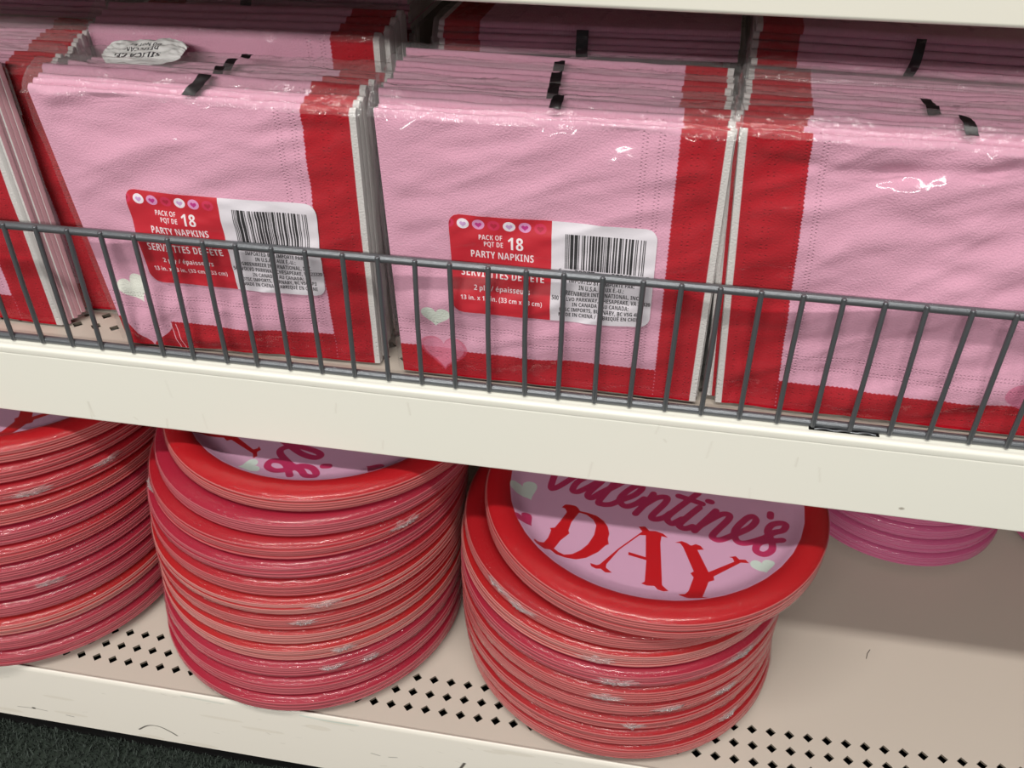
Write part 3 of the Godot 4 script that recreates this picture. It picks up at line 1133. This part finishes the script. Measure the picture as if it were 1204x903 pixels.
func napkins() -> void:
	var V := func(x: float, y: float, z: float) -> Vector3: return Vector3(x, y, z)
	# --- the middle column
	napkin_pack("pink and red napkin pack in the middle of the fence, label and barcode showing", {"TL": Vector3(22.05, 15.0, -1.3), "TR": Vector3(39.72, 15.05, -1.2), "BL": Vector3(22.8, -0.05, -0.75), "BR": Vector3(39.72, -0.05, -0.7), "D": Vector3(0, 0, -1.7),
		"seed": 1, "fine": true, "fold": 0.06, "kind": 0, "label": [0.200, 0.318, 0.825, 0.692], "marks": [[0.515, 0.032, 1.28, 1.62, 0.004]], "leaves": 4, "off": {1: [0.1, 0.1, -0.1], 2: [0.05, 0.05, -0.05], 3: [-0.1, 0.08, 0.0]}})
	var zs := [-3.25, -5.4, -7.9]
	var words := ["second", "third", "fourth"]
	for k in 3:
		var z: float = zs[k]
		napkin_pack("pink napkin pack, %s from the fence in the middle column" % words[k], {"TL": Vector3(21.7 - 0.1 * k, 14.95 + 0.05 * k, z - 0.2), "TR": Vector3(39.5 + 0.15 * k, 14.9, z - 0.1), "BL": Vector3(22.4, -0.05, z), "BR": Vector3(39.3, -0.05, z), "D": Vector3(0, 0, [-1.65, -1.95, -1.9][k]),
			"seed": 2 + k, "marks": [[0.505 - 0.01 * k, 0.032, 1.25, [1.7, 1.5, 1.45][k], 0.0]], "off": {0: [0.3, -0.25 + 0.05 * k, 0.0]}})
	napkin_pack("napkin pack lying flat at the back of the middle column, label upwards in the shade", {"TL": Vector3(39.9, 17.65, -10.7), "TR": Vector3(23.3, 17.5, -10.4), "BL": Vector3(40.6, 18.0, -26.2), "BR": Vector3(24.0, 17.9, -26.0), "D": Vector3(0, -1.7, 0),
		"seed": 6, "label": [0.2, 0.318, 0.84, 0.69], "marks": [[0.51, 0.04, 1.25, 1.8, 0.0]], "kind": 0})
	napkin_pack("napkin pack standing hidden behind the middle column, carrying the flat pack", {"TL": Vector3(22.6, 14.6, -11.0), "TR": Vector3(39.6, 14.6, -11.0), "BL": Vector3(22.6, -0.05, -10.8), "BR": Vector3(39.6, -0.05, -10.8), "D": Vector3(0, 0, -2.4), "seed": 7})
	# --- the column to the left of it
	napkin_pack("pink and red napkin pack at the fence with the small desiccant packet resting behind it", {"TL": Vector3(3.35, 15.15, -1.0), "TR": Vector3(21.15, 15.0, -1.1), "BL": Vector3(5.45, -0.05, -0.55), "BR": Vector3(21.2, -0.05, -1.2), "D": Vector3(0.15, 0, -1.85),
		"seed": 11, "fine": true, "fold": 0.16, "kind": 1, "label": [0.200, 0.325, 0.842, 0.70], "skew": -0.015, "marks": [[0.52, 0.04, 1.12, 1.5, 0.035]], "leaves": 4, "off": {1: [0.0, 0.02, 0.0], 2: [0.0, 0.05, -0.15], 3: [0.0, 0.02, 0.05]}})
	napkin_pack("pink napkin pack, second from the fence in the column with the desiccant packet", {"TL": Vector3(3.3, 14.7, -3.6), "TR": Vector3(20.9, 14.7, -3.6), "BL": Vector3(5.0, -0.05, -3.4), "BR": Vector3(21.0, -0.05, -3.5), "D": Vector3(0, 0, -1.7), "seed": 12, "kind": 1, "loft": 0.25, "marks": [[0.53, 0.034, 1.2, 1.55, 0.0]]})
	napkin_pack("pink napkin pack under the small desiccant packet, third from the fence", {"TL": Vector3(2.9, 14.2, -5.9), "TR": Vector3(21.1, 14.3, -5.9), "BL": Vector3(4.6, -0.05, -5.6), "BR": Vector3(21.0, -0.05, -5.7), "D": Vector3(0, 0, -2.1), "seed": 13, "kind": 1, "loft": 0.2, "marks": [[0.50, 0.034, 1.15, 1.5, 0.02], [0.54, 0.03, 1.55, 1.8, 0.0]]})
	napkin_pack("taller pink napkin pack with a red side band, standing right behind the desiccant packet", {"TL": Vector3(1.75, 15.9, -9.8), "TR": Vector3(19.9, 16.3, -9.6), "BL": Vector3(3.4, -0.05, -9.4), "BR": Vector3(20.2, -0.05, -9.4), "D": Vector3(0.6, 0, -2.4), "seed": 14, "kind": 1, "fine": true, "amp": 0.25, "leaves": 4, "off": {1: [0.0, 0.3, 0.0], 2: [0.0, 0.35, 0.0], 3: [0.0, 0.4, 0.0]}})
	napkin_pack("napkin pack lying flat in the shade above the column with the desiccant packet", {"TL": Vector3(20.6, 17.8, -13.6), "TR": Vector3(3.8, 17.7, -13.4), "BL": Vector3(21.0, 18.0, -29.6), "BR": Vector3(4.2, 18.0, -29.4), "D": Vector3(0, -1.8, 0), "seed": 15, "kind": 1, "marks": [[0.6, 0.045, 1.3, 1.8, 0.02]]})
	napkin_pack("napkin pack standing in the shade behind the tall one, carrying the flat pack", {"TL": Vector3(3.4, 14.9, -13.4), "TR": Vector3(20.6, 14.9, -13.4), "BL": Vector3(3.6, -0.05, -13.2), "BR": Vector3(20.6, -0.05, -13.2), "D": Vector3(0, 0, -2.4), "seed": 16, "kind": 1})
	# --- the column at the left edge
	napkin_pack("napkin pack at the left end of the fence, turned so its fanned side edges show", {"TL": Vector3(-17.2, 15.3, -2.4), "TR": Vector3(-0.75, 15.3, -2.2), "BL": Vector3(-16.4, -0.05, -2.0), "BR": Vector3(0.15, -0.05, -1.7), "D": Vector3(1.0, 0, -1.15), "seed": 21, "fine": true, "kind": 1, "bulge": 0.4, "leaves": 6, "pink_edges": true})
	for k in 4:
		var z := -4.0 - 2.15 * k
		napkin_pack("pink napkin pack with a red right band, %s from the fence in the leftmost column" % ["second", "third", "fourth", "fifth"][k], {"TL": Vector3(-15.2, 15.1, z - 0.1), "TR": Vector3([2.55, 2.2, 1.6, 1.0][k], 15.1 + 0.1 * k, z - 0.1), "BL": Vector3(-13.6, -0.05, z), "BR": Vector3([3.85, 3.4, 2.8, 2.2][k], -0.05, z), "D": Vector3(0, 0, -1.65), "seed": 22 + k, "kind": 1, "fine": k == 0, "amp": 0.25, "bulge": 0.4, "loft": 0.25})
	napkin_pack("napkin pack lying flat in the shade on the leftmost column", {"TL": Vector3(1.6, 17.7, -12.4), "TR": Vector3(-15.4, 17.7, -12.2), "BL": Vector3(1.8, 17.9, -28.0), "BR": Vector3(-15.0, 17.9, -28.0), "D": Vector3(0, -1.75, 0), "seed": 27, "kind": 1})
	# --- the column to the right
	napkin_pack("napkin pack with its red band on the left, at the fence's right end", {"TL": Vector3(39.95, 15.25, -1.35), "TR": Vector3(57.0, 15.2, -1.3), "BL": Vector3(40.85, -0.05, -0.9), "BR": Vector3(57.6, -0.05, -0.8), "D": Vector3(0, 0, -1.75),
		"seed": 31, "fine": true, "fold": 0.26, "kind": 2, "mirror": true, "amp": 0.55, "marks": [[0.59, 0.034, 1.22, 1.5, -0.02]], "off": {1: [-0.55, 0.1, 0.0], 2: [-0.35, 0.1, 0.05], 3: [-0.2, 0.1, 0.0], 4: [0.0, 0.1, 0.05]}})
	napkin_pack("pink napkin pack, second from the fence in the right-hand column", {"TL": Vector3(40.2, 15.1, -3.75), "TR": Vector3(57.2, 15.1, -3.7), "BL": Vector3(40.8, -0.05, -3.3), "BR": Vector3(57.6, -0.05, -3.3), "D": Vector3(0, 0, -1.75), "seed": 32, "kind": 2, "mirror": true, "marks": [[0.51, 0.036, 1.3, 1.7, -0.02]]})
	napkin_pack("napkin pack with loose crumpled clear wrap, third from the fence in the right-hand column", {"TL": Vector3(40.4, 14.7, -6.1), "TR": Vector3(57.4, 14.7, -6.1), "BL": Vector3(40.8, -0.05, -5.6), "BR": Vector3(57.6, -0.05, -5.6), "D": Vector3(0, 0, -2.5), "seed": 33, "kind": 2, "mirror": true, "loft": 0.55})
	napkin_pack("napkin pack standing in the shade at the back of the right-hand column", {"TL": Vector3(40.6, 15.2, -9.4), "TR": Vector3(57.4, 15.2, -9.4), "BL": Vector3(40.8, -0.05, -9.2), "BR": Vector3(57.6, -0.05, -9.2), "D": Vector3(0, 0, -2.4), "seed": 34, "kind": 2, "mirror": true, "loft": 0.3})
	napkin_pack("napkin pack lying flat on the right-hand column, one black mark on its near edge", {"TL": Vector3(57.4, 18.1, -9.6), "TR": Vector3(40.6, 18.4, -9.4), "BL": Vector3(58.0, 18.4, -26.0), "BR": Vector3(41.2, 18.6, -25.8), "D": Vector3(0, -2.2, 0), "seed": 35, "kind": 0, "marks": [[0.52, 0.03, 1.22, 1.8, 0.01]]})


func sachet() -> void:
	var t := thing("desiccant_packet", "small white desiccant packet with upside-down printing on the napkin packs", "desiccant packet", Vector3(6.5, 15.6, -7.4))
	var top := Surf.new()
	var bot := Surf.new()
	for side in 2:
		var rows := []
		var uvs := []
		for k in 21:
			var row := PackedVector3Array()
			var ur := PackedVector2Array()
			for i in 27:
				var u := i / 26.0
				var v := k / 20.0
				var puff := pow(maxf(sin(PI * u) * sin(PI * v), 0.0), 0.6)
				var y := (0.34 if side == 0 else -0.12) * puff + 0.16 * leaf_noise.get_noise_2d(u * 5.0, v * 5.0 + 3.0)
				var x := (u - 0.5) * 5.0
				var z := (v - 0.5) * 2.9 * (1.0 - 0.62 * pow(absf(2.0 * u - 1.0), 2.2)) + 0.35 * sin(u * 5.0)
				var q := Vector3(x, y + 0.09 * x * absf(x) * 0.2, z).rotated(Vector3.UP, -0.12).rotated(Vector3.RIGHT, 0.34)
				row.push_back(q)
				ur.push_back(Vector2(1.0 - u, 1.0 - v))
			rows.append(row)
			uvs.append(ur)
		(top if side == 0 else bot).sheet(rows, uvs, side == 1)
	part("pouch", made([top, M.sachet, bot, M.sachet]), t)


# ------------------------------------------------------------------ plate packs
func plate_profiles(scale: float) -> Array:
	var up := PackedVector2Array()
	for q in [[0.03, -0.8], [4.0, -0.8], [8.4, -0.8], [8.9, -0.74], [9.3, -0.56], [9.6, -0.30], [9.9, -0.08], [10.3, 0.03], [10.7, 0.02], [11.05, -0.07], [11.3, -0.2], [11.41, -0.36]]:
		up.push_back(Vector2(q[0] * scale, q[1]))
	var rim := PackedVector2Array()
	for q in [[11.41, -0.36], [11.46, -0.39], [11.46, -0.475], [11.40, -0.49], [11.2, -0.26], [10.6, -0.05], [10.3, -0.05], [9.85, -0.16], [9.55, -0.40], [8.9, -0.82], [8.4, -0.87], [0.03, -0.87]]:
		rim.push_back(Vector2(q[0] * scale, q[1]))
	return [up, rim]


var plate_mesh := {}


func plate(key: String, scale: float, top: Material, edge: Material, segs: int) -> ArrayMesh:
	if not plate_mesh.has(key):
		var pr := plate_profiles(scale)
		var a := Surf.new()
		a.lathe(pr[0], segs, 23.2 * scale)
		var b := Surf.new()
		b.lathe(pr[1], segs, 23.2 * scale)
		plate_mesh[key] = made([a, top, b, edge])
	return plate_mesh[key]


func wrap_mesh(count: int, scale: float, variant: int, well: bool) -> ArrayMesh:
	var key := "wrap_%d_%.2f_%d_%s" % [count, scale, variant, well]
	if not plate_mesh.has(key):
		var h := 0.19 * (count - 1)
		var prof := PackedVector2Array()
		if well:
			for q in [[0.03, -0.74], [5.0, -0.74], [7.0, -0.71], [8.5, -0.42], [9.2, -0.2]]:
				prof.push_back(Vector2(q[0] * scale, q[1] + h))
		for q in [[9.7, -0.12], [10.2, 0.10], [10.7, 0.09], [11.1, 0.0], [11.4, -0.14], [11.50, -0.32], [11.53, -0.5]]:
			prof.push_back(Vector2(q[0] * scale, q[1] + h))
		for k in 4:
			prof.push_back(Vector2((11.53 - 0.02 * k) * scale, -0.5 + h * (1.0 - (k + 1) / 4.0)))
		for q in [[11.4, -0.56], [11.0, -0.5], [10.3, -0.3]]:
			prof.push_back(Vector2(q[0] * scale, q[1]))
		var s := Surf.new()
		s.lathe(prof, 220, 0.0, 0.07, 40 + variant, 20.0)
		plate_mesh[key] = made([s, M.film_rim])
	return plate_mesh[key]


func gather(parent: Node3D, turn: float, y: float, size: Vector2, seed_: int, radius := 11.56) -> void:
	# a crumpled lump where the wrap was shrunk together
	var s := Surf.new()
	var rows := []
	var uvs := []
	for k in 9:
		var row := PackedVector3Array()
		var ur := PackedVector2Array()
		for i in 33:
			var t := TAU * i / 32.0
			var f := k / 8.0
			var out := f * (0.62 + 0.75 * film_noise.get_noise_3d(cos(t) * 2.2 + seed_, sin(t) * 2.2, seed_ * 1.7))
			var u := cos(t) * out * 0.7
			var v := sin(t) * out * 0.7
			var d := (1.0 - f * f) * (0.06 + 0.42 * absf(film_noise.get_noise_3d(u * 9.0 + seed_, v * 6.0, seed_ * 3.0)))
			var a := turn + u * size.x / radius
			row.push_back(Vector3(cos(a), 0, sin(a)) * (radius + d - 0.04) + Vector3(0, y + v * size.y, 0))
			ur.push_back(Vector2(u, v) * 1.2)
		rows.append(row)
		uvs.append(ur)
	s.sheet(rows, uvs, true)
	part("film_gather", made([s, M.film_gather]), parent)


func plate_pack(label: String, at: Vector3, tint: int, turn: float, face: bool, seed_: int, count := 5, tilt := Vector2.ZERO, group := "red rimmed plate packs on the base shelf", scale := 1.0, pink := false) -> Node3D:
	var t := thing("plate_pack", label, "plate pack", at, group)
	var r := RandomNumberGenerator.new()
	r.seed = seed_ * 101 + 7
	t.rotation = Vector3(tilt.x + r.randf_range(-0.002, 0.002), 0, tilt.y + r.randf_range(-0.002, 0.002))
	t.position.y += r.randf_range(-0.02, 0.03) * CM
	var red: Material = M.plate_pink if pink else M["plate_red_%d" % tint]
	var edge: Material = M.plate_pink_edge if pink else M["plate_edge_%d" % tint]
	for k in count:
		var last := k == count - 1
		var m: ArrayMesh
		if last and face:
			m = plate("face_%d" % tint, scale, M.plate_face, edge, 120)
		else:
			m = plate("plain_%s_%d" % ["pink" if pink else "red", tint], scale, red, edge, 96)
		var o := part("plate", m, t)
		o.position = Vector3(r.randf_range(-0.05, 0.05), 0.19 * k + r.randf_range(-0.025, 0.025), r.randf_range(-0.05, 0.05)) * CM
		o.rotation = Vector3(r.randf_range(-0.0012, 0.0012), turn if last and face else r.randf() * TAU, r.randf_range(-0.0012, 0.0012))
	var w := part("film_wrap", wrap_mesh(count, scale, seed_ % 4, face), t)
	w.rotation.y = r.randf() * TAU
	if not pink:
		for k in r.randi_range(0, 2):
			# 90 degrees is towards the aisle
			gather(t, deg_to_rad(r.randf_range(20, 150)), r.randf_range(-0.1, 0.3), Vector2(r.randf_range(1.2, 3.0), r.randf_range(0.4, 0.65)), seed_ * 3 + k)
	return t


func plates() -> void:
	var nth := ["topmost", "second from the top", "third from the top", "fourth from the top", "fifth from the top", "sixth from the top", "seventh from the top", "eighth from the top", "ninth from the top", "tenth from the top", "eleventh from the top", "lowest"]
	var tints := [0, 2, 1, 2, 1, 3, 0, 3, 3, 2, 2, 2]
	# the middle stack: the pack centres drift back and to the right going up
	var mx := pts("14.9,-7.9 14.3,-7.2 13.8,-6.7 13.5,-6.35 13.4,-6.2 13.3,-5.95 13.2,-6.0 13.1,-5.95 13.1,-5.8 13.0,-5.55 13.0,-5.3 13.0,-5.0")
	for k in 12:
		plate_pack("red plate pack, %s in the middle stack" % nth[k], Vector3(mx[k].x, -24.62 + 1.5 * (11 - k) + (0.12 if k == 0 else 0.0), mx[k].y), tints[k], -deg_to_rad(70), k == 0, 1 + k, 5, Vector2(0.003 if k == 0 else 0.0, 0.0))
	# the stack cut off by the left edge
	var lx := pts("-8.9,-8.0 -9.4,-7.5 -9.6,-7.0 -9.8,-6.5 -9.9,-6.2 -10.0,-5.8 -10.1,-5.6 -10.1,-5.3 -10.2,-5.1 -10.2,-4.8 -10.2,-4.7 -10.2,-4.5")
	var lt := [0, 1, 1, 0, 2, 1, 2, 2, 2, 3, 2, 2]
	for k in 12:
		plate_pack("red plate pack, %s in the stack at the photo's left edge" % nth[k], Vector3(lx[k].x, -24.62 + 1.5 * (11 - k), lx[k].y), lt[k], deg_to_rad(5), k == 0, 21 + k)
	# the stack under the plate that reads DAY
	var rx := pts("38.3,-5.5 36.75,-5.9 36.5,-5.8 36.5,-5.5 36.5,-5.45 36.5,-5.6 36.5,-5.65 36.6,-5.6 36.8,-5.6")
	var rt := [0, 0, 3, 2, 0, 0, 0, 0, 0]
	for k in 9:
		var said := "red rimmed plate pack showing the whole word DAY, overhanging its stack" if k == 0 else "red plate pack, %s in the stack under the word DAY" % (nth[k] if k < 8 else "lowest")
		plate_pack(said, Vector3(rx[k].x, -24.62 + 1.55 * (8 - k) + (0.25 if k == 0 else 0.0), rx[k].y), rt[k], 0.0, k == 0, 41 + k, 7 if k == 0 else 5, Vector2(0.0, -0.004 if k == 0 else 0.0))
	# plain pink plates far back on the right
	for k in 5:
		plate_pack("pink plate pack, %s in the stack right of the word DAY" % (nth[k] if k < 4 else "lowest"), Vector3(59.5 + 0.15 * k, -24.62 + 1.5 * (4 - k), -24.8), 0, 0.0, false, 61 + k, 5, Vector2.ZERO, "plain pink plate packs at the back", 0.77, true)
	for k in 5:
		plate_pack("pink plate pack, %s in the stack at the photo's right edge" % (nth[k] if k < 4 else "lowest"), Vector3(78.4, -24.62 + 1.5 * (4 - k), -24.6), 0, 0.0, false, 71 + k, 5, Vector2.ZERO, "plain pink plate packs at the back", 0.77, true)
